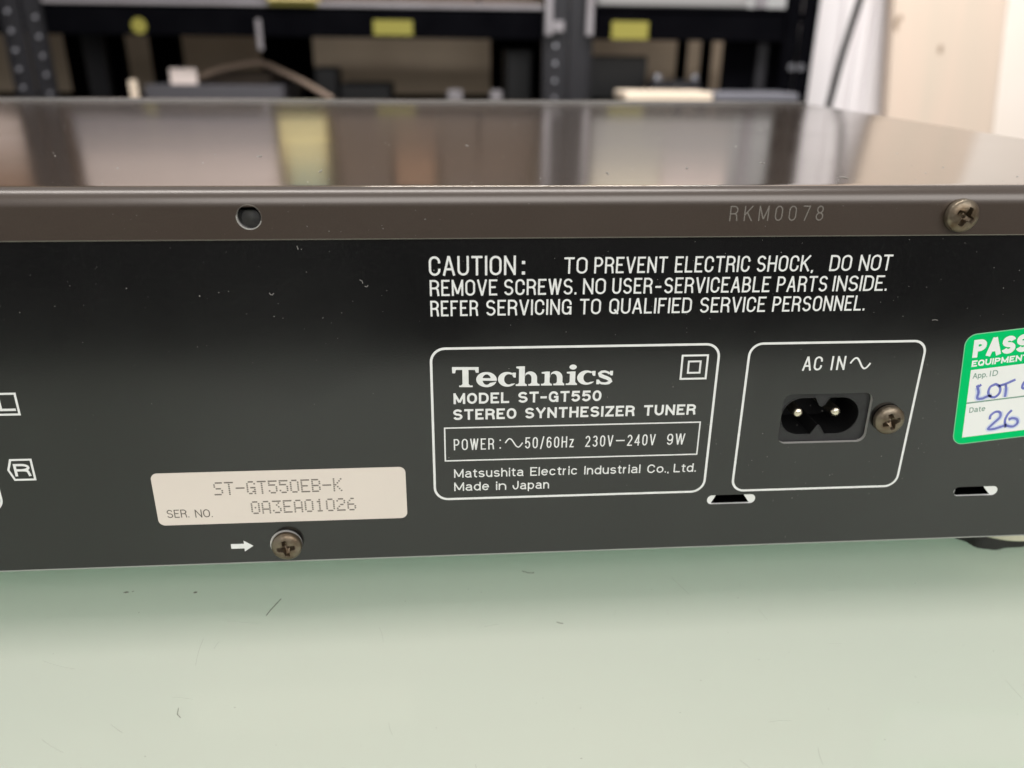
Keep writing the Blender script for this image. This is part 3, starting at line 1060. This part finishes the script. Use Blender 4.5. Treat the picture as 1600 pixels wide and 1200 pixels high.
def dot_text(text, x0, x1, z0, z1, cap):
    n = len(text)
    px = (x1 - x0 - .3) / (n * 6 - 2)
    pz = (cap - .3) / 6
    for i, ch in enumerate(text):
        for r_ in range(7):
            row = DOT[ch][r_]
            c = 0
            while c < 5:
                if row[c] == '1':
                    e = c
                    while e + 1 < 5 and row[e + 1] == '1':
                        e += 1
                    xa = x0 + (i * 6 + c) * px
                    xb = x0 + (i * 6 + e) * px + .33
                    zz = z0 + (z1 - z0) * (i / (n - 1)) + (6 - r_) * pz
                    hh = .15 if e > c else .16
                    b = len(dp.mb.v)
                    cz = zz + .16
                    dp.mb.add([(xa + .05, dp.y, cz - hh), (xb - .05, dp.y, cz - hh), (xb, dp.y, cz - .05), (xb, dp.y, cz + .05), (xb - .05, dp.y, cz + hh), (xa + .05, dp.y, cz + hh), (xa, dp.y, cz + .05), (xa, dp.y, cz - .05)],
                              [tuple(range(8))])
                    c = e + 1
                else:
                    c += 1
dot_text('ST-GT55OEB-K', -45.8, -21.6, 23.9, 24.05, 2.84)
dot_text('0A3EAO1O26', -39.3, -19.2, 19.52, 19.66, 2.82)
dp.build('serial_text', M['dots'], serial)
pr = Print(-0.104)
pr.word('SER.', -55.28, -51.15, 19.22, 1.78, .19, gap=.13, r=.4)
pr.word('NO.', -50.0, -46.75, 19.12, 1.78, .19, gap=.14, r=.42)
pr.build('caption_text', M['ink'], serial)

# safety test sticker, stuck on slightly askew
ang = radians(6.2)
def SX(a, b):       # sticker-local mm (origin top left, b downwards) -> panel
    return (97.85 + a * cos(ang) + b * sin(ang), 54.05 + a * sin(ang) - b * cos(ang))
sx2 = lambda x, z: SX(x, -z)
def local(loop):
    return [SX(a, b) for a, b in loop]
st = MB()
W_, H_ = 50.0, 23.75
outl = [(x, -z) for x, z in rrect(0, W_, -H_, 0, 2.3, 8)]
plate(st, [list(reversed([SX(a, b) for a, b in outl])) if False else [SX(a, b) for a, b in outl]], -0.10, 0.0, 0, 0, 1)
sticker = st.build('test_sticker', [M['green'], M['green_edge']], T)
ed = Print(-0.112, sx2)
lp = rrect(.08, W_ - .08, -H_ + .08, -.08, 2.2, 8)
ed.line(lp + [lp[0]], .15)
ed.build('sticker_border', M['green_edge'], sticker)
fd = Print(-0.112, sx2)
fd.polys([[(1.95, -22.2), (48.0, -22.2), (48.0, -14.75), (1.95, -14.75)]])
fd.polys([[(1.95, -14.45), (48.0, -14.45), (48.0, -7.5), (1.95, -7.5)]])
fd.build('writing_field', M['white'], sticker)
tx = Print(-0.116, sx2)
tx.word('PASS', 1.85, 13.1, -4.95, 3.7, 1.0, gap=.03, r=.42)
tx.word('EQUIPMENT', 1.95, 13.3, -6.85, 1.32, .31, gap=.12, r=.42)
tx.build('sticker_heading', M['white'], sticker)
tx = Print(-0.124, sx2)
tx.word('App.', 2.5, 5.4, -9.4, 1.15, .17, gap=.12, r=.42)
tx.word('ID', 5.9, 7.5, -9.35, 1.2, .18, gap=.3, r=.42)
tx.word('Date', 2.7, 5.95, -16.8, 1.15, .17, gap=.12, r=.42)
tx.line([(1.95, -14.6), (48.0, -14.6)], .28)
tx.build('field_caption', M['sticker_text'], sticker)
# handwriting: measured on the panel, in panel millimetres
def smooth_path(pts, k=6):
    out = []
    for i in range(len(pts) - 1):
        p0, p1, p2, p3 = (Vector(pts[max(i - 1, 0)]), Vector(pts[i]), Vector(pts[i + 1]), Vector(pts[min(i + 2, len(pts) - 1)]))
        for j in range(k):
            t = j / k
            q = 0.5 * ((2 * p1) + (p2 - p0) * t + (2 * p0 - 5 * p1 + 4 * p2 - p3) * t * t + (3 * p1 - p0 - 3 * p2 + p3) * t ** 3)
            out.append((q.x, q.y))
    return out + [tuple(pts[-1])]
def PX(u, v):        # position inside the 1015 x 1200 close-up of the sticker, bilinear onto the panel
    s_, t_ = u / 1015.0, v / 1200.0
    tl, tr, bl, br = (97.22, 47.72), (111.17, 47.86), (100.97, 30.02), (115.74, 30.0)
    return tuple((tl[k] * (1 - s_) + tr[k] * s_) * (1 - t_) + (bl[k] * (1 - s_) + br[k] * s_) * t_ for k in (0, 1))
HAND = [
    [(385, 275), (345, 300), (325, 290), (345, 380), (330, 470), (400, 478), (470, 450), (540, 440)],
    [(600, 275), (520, 310), (490, 390), (520, 450), (590, 460), (655, 400), (660, 320), (600, 275), (560, 290)],
    [(640, 300), (740, 275), (890, 215)], [(745, 280), (750, 360), (735, 465)],
    [(515, 790), (530, 730), (600, 680), (665, 690), (665, 760), (570, 850), (495, 930), (570, 935), (680, 905), (760, 875)],
    [(840, 660), (780, 720), (740, 810), (755, 880), (850, 905), (920, 860), (915, 800), (850, 780), (790, 800)],
    [(1040, 230), (1000, 290), (995, 340), (1060, 350)], [(1080, 250), (1075, 420)]]
hw, bl_ = Print(-0.130), Print(-0.121)
for st_ in HAND:
    pts = smooth_path([PX(*p) for p in st_])
    hw.line(pts, .52)
for st_ in HAND[:1] + HAND[3:6]:
    pts = smooth_path([PX(*p) for p in st_])
    bl_.line(pts[len(pts) // 3:], 1.15)
bl_.build('ink_smudge', M['bleed'], sticker)
hw.build('handwriting', M['pen'], sticker)

# dust on the tuner: tiny flakes on panel, lip and cover
du = MB()
def fleck(p, nrm, s):
    k = 5
    a0 = random.uniform(0, 6)
    el = random.uniform(.4, 1)
    vs = []
    for i in range(k):
        t = a0 + 2 * pi * i / k
        r_ = s * random.uniform(.6, 1.1)
        if nrm == 'y':
            vs.append((p[0] + cos(t) * r_, p[1] - .006, p[2] + sin(t) * r_ * el))
        else:
            vs.append((p[0] + cos(t) * r_, p[1] + sin(t) * r_ * el, p[2] + .006))
    top = (p[0], p[1] - s * .5, p[2]) if nrm == 'y' else (p[0], p[1], p[2] + s * .5)
    du.add(vs + [top], [(i, (i + 1) % k, k) for i in range(k)])
for _ in range(170):
    x, z = random.uniform(-90, 118), 72.8 - abs(random.gauss(0, 16))
    if z > 10:
        fleck((x, -.02, z), 'y', random.choice((.05, .06, .06, .07, .08, .11)))
for _ in range(90):
    fleck((random.gauss(70, 26), -.02, max(10, random.gauss(27, 10))), 'y', random.choice((.05, .06, .075, .09)))
for _ in range(30):
    fleck((random.uniform(-80, 110), LIPY - .01, random.uniform(74, 79.5)), 'y', random.choice((.05, .06, .075, .09)))
for _ in range(150):
    fleck((random.uniform(-110, 150), random.uniform(2, 11) ** 2.05, ZT + .01), 'z', random.choice((.07, .09, .12, .18, .26)))
for cx_, cy_2, a_ in ((47, 22, .4), (30, 14, 1.1), (74, 9, 2.0), (-40, 40, .2), (5, 60, 1.7), (66, 30, 2.6), (-24, 18, .9)):
    du.tube([(cx_, cy_2, ZT + .07), (cx_ + .5 * cos(a_), cy_2 + 1.2 * sin(a_), ZT + .1), (cx_ + 1.1 * cos(a_ + .5), cy_2 + 2.4 * sin(a_ + .5), ZT + .07)], .07, 5)
for pts in (((-31.4, 63.95), (-31.25, 63.6), (-30.95, 63.55), (-30.64, 63.86)), ((-15.7, 66.11), (-15.3, 65.9), (-15.19, 65.41)), ((-14.9, 64.95), (-14.5, 64.8), (-14.3, 65.1)), ((-25.94, 72.18), (-25.78, 71.52)),
            ((90.5, 57.13), (91.1, 57.2), (91.64, 57.1)), ((-31.1, 59.7), (-30.95, 59.55))):
    du.tube([(x, -.07, z) for x, z in pts], .042, 5)
tag(du.build('dust', M['dust'], T), kind='stuff')

# ------------------------------------------------------------------ BACKGROUND (millimetres, far behind the tuner)
M['rack'] = mat('black_rack_paint', (0.0022, 0.0022, 0.003), rough=0.8, spec=0.0, noise=(20, .4, (0.0035, 0.0035, 0.0045)))
M['upright'] = mat('dark_grey_upright', (0.019, 0.0185, 0.022), rough=0.38, metal=0.3)
M['steel'] = mat('grey_steel_lip', (0.30, 0.285, 0.30), rough=0.35, metal=0.4, noise=(15, .5, (0.24, 0.22, 0.23)))
M['bolt'] = mat('zinc_bolt', (0.62, 0.62, 0.68), rough=0.25, metal=1.0)
M['yellow'] = mat('yellow_shelf_label', (0.22, 0.20, 0.03), rough=0.6)
M['beige'] = mat('beige_back_wall', (0.52, 0.42, 0.31), rough=0.8, noise=(6, .5, (0.44, 0.36, 0.27)))
M['wallpaint'] = mat('white_wall_paint', (0.84, 0.80, 0.80), rough=0.7, noise=(5, .5, (0.80, 0.765, 0.77)))
M['greybox'] = mat('blue_grey_casing', (0.13, 0.13, 0.15), rough=0.5)
M['darkgrey'] = mat('dark_grey_casing', (0.065, 0.062, 0.07), rough=0.5)
M['pinkbox'] = mat('pale_carton', (0.74, 0.61, 0.55), rough=0.7, noise=(30, .5, (0.66, 0.55, 0.50)))
M['palegrey'] = mat('pale_grey_casing', (0.24, 0.235, 0.23), rough=0.5)
M['cream'] = mat('cream_carton', (0.72, 0.64, 0.50), rough=0.6)
M['brown'] = mat('brown_carton', (0.10, 0.072, 0.055), rough=0.8, noise=(30, .4, (0.08, 0.06, 0.045)))
M['orange'] = mat('orange_carton', (0.27, 0.145, 0.08), rough=0.6)
M['mustard'] = mat('pale_yellow_file', (0.85, 0.68, 0.30), rough=0.6)
M['sage'] = mat('sage_green_strip', (0.28, 0.33, 0.25), rough=0.6)
M['blackplastic'] = mat('black_casing', (0.010, 0.010, 0.012), rough=0.5)
M['cable'] = mat('black_cable', (0.02, 0.02, 0.02), rough=0.5)
M['whitetag'] = mat('white_paper_tag', (0.72, 0.62, 0.58), rough=0.7)
M['strap'] = mat('brown_strap', (0.22, 0.16, 0.12), rough=0.7)
M['palewood'] = mat('pale_board', (0.80, 0.68, 0.54), rough=0.5, noise=(12, .5, (0.72, 0.60, 0.47)))


def pine_material():
    m, nt, b = new_mat('pine_wood')
    L = nt.links
    tc = nt.nodes.new('ShaderNodeTexCoord')
    mp = nt.nodes.new('ShaderNodeMapping')
    mp.inputs['Scale'].default_value = (9, 9, 1.1)
    L.new(tc.outputs['Object'], mp.inputs['Vector'])
    n = nt.nodes.new('ShaderNodeTexNoise')
    n.inputs['Scale'].default_value = 2.2
    n.inputs['Detail'].default_value = 5
    n.inputs['Distortion'].default_value = 0.6
    L.new(mp.outputs['Vector'], n.inputs['Vector'])
    rp = nt.nodes.new('ShaderNodeValToRGB')
    e = rp.color_ramp.elements
    e[0].position, e[1].position = 0.3, 0.72
    e[0].color, e[1].color = (0.73, 0.585, 0.475, 1), (0.66, 0.56, 0.455, 1)
    L.new(n.outputs['Fac'], rp.inputs['Fac'])
    L.new(rp.outputs['Color'], b.inputs['Base Color'])
    b.inputs['Roughness'].default_value = 0.6
    return m


M['pine'] = pine_material()
M['palepine'] = mat('whitewashed_pine', (0.88, 0.81, 0.74), rough=0.6, noise=(5, .6, (0.86, 0.76, 0.66)))
M['knot'] = mat('pine_knot', (0.33, 0.24, 0.17), rough=0.7)


def one(name, label, cat, m, boxes, bev=1.0, group=None, loc=None, rot=None):
    mb = MB()
    for b in boxes:
        mb.box(*b, 0, bev)
    o = mb.build(name, M[m], loc=loc)
    if rot:
        o.rotation_euler = rot
    return tag(o, label, cat, group)


YR = 1460.0        # front plane of the rack
# beige wall behind the rack and the white wall to its right
wl = MB(); wl.box(-1800, 690, 1990, 2060, -740, 1500, 0)
tag(wl.build('back_wall', M['beige']), 'dim beige wall seen through the open back of the rack', 'wall')
ww = MB(); ww.box(700, 2600, 1562, 1640, -740, 1500, 0)
wall = ww.build('white_wall', M['wallpaint'])
tag(wall, 'bright white wall between the black rack and the pine boards', 'wall')
# ribbed white trim in front of the wall
tr = thing('door_trim', 'white ribbed door trim beside the hanging black cable', 'trim')
for x0, x1 in ((776, 806), (814, 838), (846, 960)):
    mb = MB(); mb.box(x0, x1, 1553, 1561.5, -740, 1400, 0, 5)
    mb.build('rib', M['wallpaint'], tr)

rack = thing('storage_rack', 'black metal storage rack with grey slotted uprights and yellow labels', 'rack', (0, 0, 0))
def rpart(name, m, boxes, bev=1.0, parent=rack, smooth=None):
    mb = MB()
    for b in boxes:
        mb.box(*b, 0, bev)
    return mb.build(name, M[m], parent)
# uprights: two flanges with a gap, rows of bright bolts
def upright(xc, w, bolts, m_='upright'):
    h = w / 2
    u = rpart('upright', m_, [(xc - h, xc - 3, YR, YR + 4, -740, 900), (xc + 3, xc + h, YR, YR + 4, -740, 900), (xc - 3, xc + 3, YR + 6, YR + 46, -740, 900),
                                     (xc - h, xc - h + 3, YR - 7, YR, -740, 900), (xc + h - 3, xc + h, YR - 7, YR, -740, 900)], .6)
    for (bx, bz) in bolts:
        mb = MB()
        mb.lathe([(0, 3.2), (3.4, 3.0), (4.3, 1.6), (4.6, 0)], xc + bx, YR, bz, axis='y', n=16)
        mb.build('bolt', M['bolt'], u, smooth=40)
upright(-726, 70, [(sx_, 150 - 31 * i - (9 if sx_ > 0 else 0)) for i in range(6) for sx_ in (-23, 22)])
upright(223, 90, [(-22, 74), (-22, 44), (-22, 104), (-22, 14)])
upright(655, 60, [], 'rack')
for x0, x1 in ((180, 193), (254, 267)):
    rpart('bracket', 'steel', [(x0, x1, YR - 16, YR - 8, 122, 420)])
rpart('bracket', 'steel', [(194, 214, YR - 14, YR - 7, 128, 146)])
rpart('shelf_beam', 'rack', [(-690, 178, YR + 1, YR + 28, 115, 163)])
rpart('shelf_beam', 'rack', [(268, 628, YR + 1, YR + 28, 116, 163)])
rpart('shelf_beam', 'rack', [(-1300, -762, YR + 1, YR + 28, 115, 163)])
rpart('shelf_lip', 'steel', [(-690, 178, YR - 2, YR + 40, 164, 172)])
rpart('shelf_lip', 'rack', [(268, 628, YR - 2, YR + 40, 164, 172)])
rpart('shelf_board', 'rack', [(-1300, 680, YR + 42, YR + 420, 150, 166)])
rpart('shelf_board', 'rack', [(-1300, 680, YR + 2, YR + 420, -22, -2)])
rpart('shelf_board', 'rack', [(-1300, 680, YR + 2, YR + 420, 640, 660)])
# dark rear uprights and dividers seen between the beige openings
for x0, x1 in ((-826, -702), (-646, -581), (-408, -296), (103, 220), (535, 556), (592, 613), (645, 690)):
    rpart('rear_divider', 'rack', [(x0, x1, 1845, 1866, -2, 149)])
rpart('rear_rail', 'rack', [(-1300, 690, 1868, 1882, 123, 149)])
rpart('side_panel', 'rack', [(530, 640, 1500, 1512, -2, 149)])
rpart('side_column', 'upright', [(592, 612, 1488, 1499, -2, 132)])
rpart('rear_post', 'upright', [(-712, -672, 1655, 1672, -2, 149)])
rpart('hook', 'steel', [(-332, -323, YR - 4, YR + 0.5, 92, 143)])
for bx in (648, 666):
    mb = MB()
    mb.lathe([(3.0, 0), (3.0, 4), (6.2, 4), (6.6, 0)], bx, YR - 1, 72, axis='y', n=20)
    mb.build('bolt', M['bolt'], rack, smooth=40)
for x0, x1, z0, z1 in ((-127, -57, 119, 144), (303, 371, 117, 147)):
    rpart('shelf_label', 'yellow', [(x0, x1, YR - 1.2, YR + .8, z0, z1)], .4)
mb = MB()
mb.lathe([(0, 1.2), (13, 1.2), (13.2, 0)], -533, YR + .6, 130, axis='y', n=24)
mb.build('shelf_label', M['yellow'], rack)

# lower shelf contents
one('amplifier', 'low blue grey equipment case lying on the lower shelf', 'equipment', 'darkgrey', [(-548, -300, 1482, 1700, -2, 32)])
one('paper_tag', 'small white paper tag standing on the low grey case', 'tag', 'whitetag', [(-505, -457, 1500, 1504, 32.5, 60)], .5)
one('paint_stick', 'pale wooden stick standing near the left end of the lower shelf', 'stick', 'palewood', [(-565, -551, 1455, 1459, -2, 41)], 1)
stp = MB()
stp.tube([(-470, 1520, 40), (-420, 1515, 58), (-345, 1512, 72), (-325, 1511, 66), (-270, 1508, 40), (-214, 1505, 8)], 5.5, 10)
tag(stp.build('strap', M['strap'], smooth=50), 'brown strap arching over the low grey case', 'strap')
one('carton', 'dark brown carton behind the small white tag', 'box', 'brown', [(-470, -335, 1560, 1690, -2, 52)])
one('speaker_cube', 'small black cube left of the flat black case', 'equipment', 'blackplastic', [(-252, -209, 1560, 1640, -2, 62)], 3)
one('black_case', 'flat black case on the lower shelf before the beige opening', 'equipment', 'blackplastic', [(-206, -108, 1560, 1700, -2, 33)], 3)
one('silver_clip', 'small silver clip right of the flat black case', 'clip', 'steel', [(2, 32, 1510, 1530, -2, 26)], 3)
one('silver_latch', 'small silver latch just left of the middle upright', 'clip', 'steel', [(84, 108, 1510, 1530, -2, 25)], 3)
one('dark_canister', 'dark grey canister standing left of the middle upright', 'canister', 'blackplastic', [(116, 168, 1560, 1640, -2, 100)], 5)
mon = thing('monitor', 'black monitor standing behind the pale board on the right', 'monitor')
mb = MB(); mb.box(274, 397, 1560, 1590, 8, 88, 0, 3); mb.build('screen', M['blackplastic'], mon)
mb = MB(); mb.box(315, 355, 1570, 1600, -2, 7.5, 0, 2); mb.build('stand', M['blackplastic'], mon)
cm = thing('camera', 'small dark camera with metal dials beside the black monitor', 'camera')
mb = MB(); mb.box(392, 492, 1500, 1540, 10, 46, 0, 5); mb.build('body', M['upright'], cm)
mb = MB(); mb.lathe([(0, 20), (14, 20), (17, 16), (18, 0)], 440, 1500, 27, axis='y', n=28); mb.build('lens', M['blackplastic'], cm, smooth=35)
for dx, rr_ in ((408, 9), (482, 7)):
    mb = MB(); mb.lathe([(0, 56), (rr_, 56), (rr_ + .5, 47), (rr_ + .5, 46.2)], dx, 1520, 0, n=24); mb.build('dial', M['bolt'], cm, smooth=35)
one('pale_board', 'pale wooden board lying in front on the right lower shelf', 'board', 'palewood', [(313, 470, 1352, 1452, 16, 31)], 2)
one('shaded_board_end', 'right end of the pale wooden board with its shade coloured grey', 'board', 'greybox', [(474, 628, 1356, 1452, 16, 30)], 2)  # continues the pale board, its shade put into the grey colour
sup = MB(); sup.box(330, 600, 1362, 1450, -2, 15.5, 0, 2)
tag(sup.build('black_crate', M['blackplastic']), 'low black crate underneath the pale board', 'crate')

# upper shelf contents, mirrored in the tuner's cover
one('grey_case', 'wide blue grey case on the upper shelf left of the yellow file', 'equipment', 'greybox', [(-682, -318, 1468, 1760, 172.5, 250)], 3)
one('pale_carton', 'pale pinkish carton stacked on the wide blue grey case', 'box', 'pinkbox', [(-676, -322, 1470, 1760, 251, 520)], 3)
yf = thing('file_box', 'pale yellow file box with a green strip on the upper shelf', 'file')
mb = MB(); mb.box(-308, -224, 1448, 1690, 172.5, 262, 0, 2); mb.build('body', M['mustard'], yf)
mb = MB(); mb.box(-308.4, -223.6, 1446, 1447.6, 180, 197, 0, .3); mb.build('spine_strip', M['sage'], yf)
one('yellow_card', 'bright yellow price card hanging below the pale yellow file box', 'card', 'yellow', [(-306, -222, 1454, 1456, 165, 172)], .4)
one('jar', 'dull olive tin standing on the pale yellow file box', 'tin', 'sage', [(-300, -235, 1470, 1600, 263, 420)], 6)
one('brown_box', 'wide dark brown carton on the upper shelf right of the yellow file', 'box', 'brown', [(-214, 60, 1490, 1760, 172.5, 262)], 3)
one('brown_box', 'dark brown carton touching the middle upright on the upper shelf', 'box', 'brown', [(64, 172, 1490, 1760, 172.5, 262)], 3)
one('orange_sleeve', 'thin orange sleeve lying on the dark brown cartons', 'sleeve', 'orange', [(-210, 168, 1480, 1700, 263, 269)], 1)
one('orange_carton', 'small orange carton on top of the orange sleeve', 'box', 'orange', [(-100, -25, 1500, 1600, 270, 345)], 2)
one('brown_carton', 'tall brown carton standing right of the small orange carton', 'box', 'brown', [(-10, 160, 1510, 1700, 270, 560)], 3)
one('brown_carton', 'tall brown carton standing left of the small orange carton', 'box', 'brown', [(-206, -112, 1510, 1700, 270, 560)], 3)
one('pale_case', 'pale grey case on the upper shelf right of the middle upright', 'equipment', 'palegrey', [(276, 560, 1480, 1760, 172.5, 292)], 3)
one('cream_carton', 'cream carton stacked on the pale grey case', 'box', 'cream', [(280, 420, 1484, 1740, 293, 420)], 3)
one('white_carton', 'pale carton beside the cream one on the grey case', 'box', 'pinkbox', [(424, 556, 1490, 1740, 293, 480)], 3)
one('steel_rod', 'upright bright steel strip at the right end of the upper shelf', 'strip', 'steel', [(572, 592, 1470, 1480, 172.5, 600)], 1)
one('tan_carton', 'tan carton left of the left upright on the upper shelf', 'box', 'pinkbox', [(-1100, -772, 1480, 1760, 172.5, 262)], 3)
one('orange_box', 'orange box stacked on the tan carton beside the left upright', 'box', 'orange', [(-1090, -776, 1480, 1740, 263, 420)], 3)

# hanging cable
cb = MB()
pts = [(778, 1450, 700), (778, 1452, 420), (774, 1455, 290), (768, 1456, 230), (761, 1458, 188), (754, 1459, 150), (748, 1460, 115), (743, 1461, 80), (739, 1462, 45), (735, 1464, 5), (720, 1468, -120), (700, 1472, -420), (690, 1472, -739)]
cb.tube(pts, 7.0, 10)
tag(cb.build('cable', M['cable'], smooth=60), 'black cable hanging in front of the white wall', 'cable')

# leaning pine boards
def board(name, label, m, x0, w, y0, lean, knots=()):
    root = MB()
    root.box(0, w, 0, 28, -760, 1200, 0, 2)
    o = root.build(name, M[m], loc=(x0 * MM, y0 * MM, 0))
    o.rotation_euler = (0, radians(lean), 0)
    tag(o, label, 'board', 'pine boards leaning on the right')
    for kx, kz, rx_, rz_ in knots:
        k = MB()
        k.add([(kx + rx_ * cos(2 * pi * i / 14), -.6, kz + rz_ * sin(2 * pi * i / 14) * (1 + .25 * sin(3 * i))) for i in range(14)] + [(kx, -1.2, kz)],
              [(i, (i + 1) % 14, 14) for i in range(14)])
        k.build('knot', M['knot'], o)
    return o
board('pine_board', 'tan pine board leaning beside the white trim with dark knots', 'pine', 872, 222, 1500, -7.0, ((6, 150, 5, 13), (14, 160, 4, 6), (98, 95, 5, 8)))
board('pine_board', 'pale whitewashed pine board at the right edge', 'palepine', 1099, 420, 1504, -7.0)
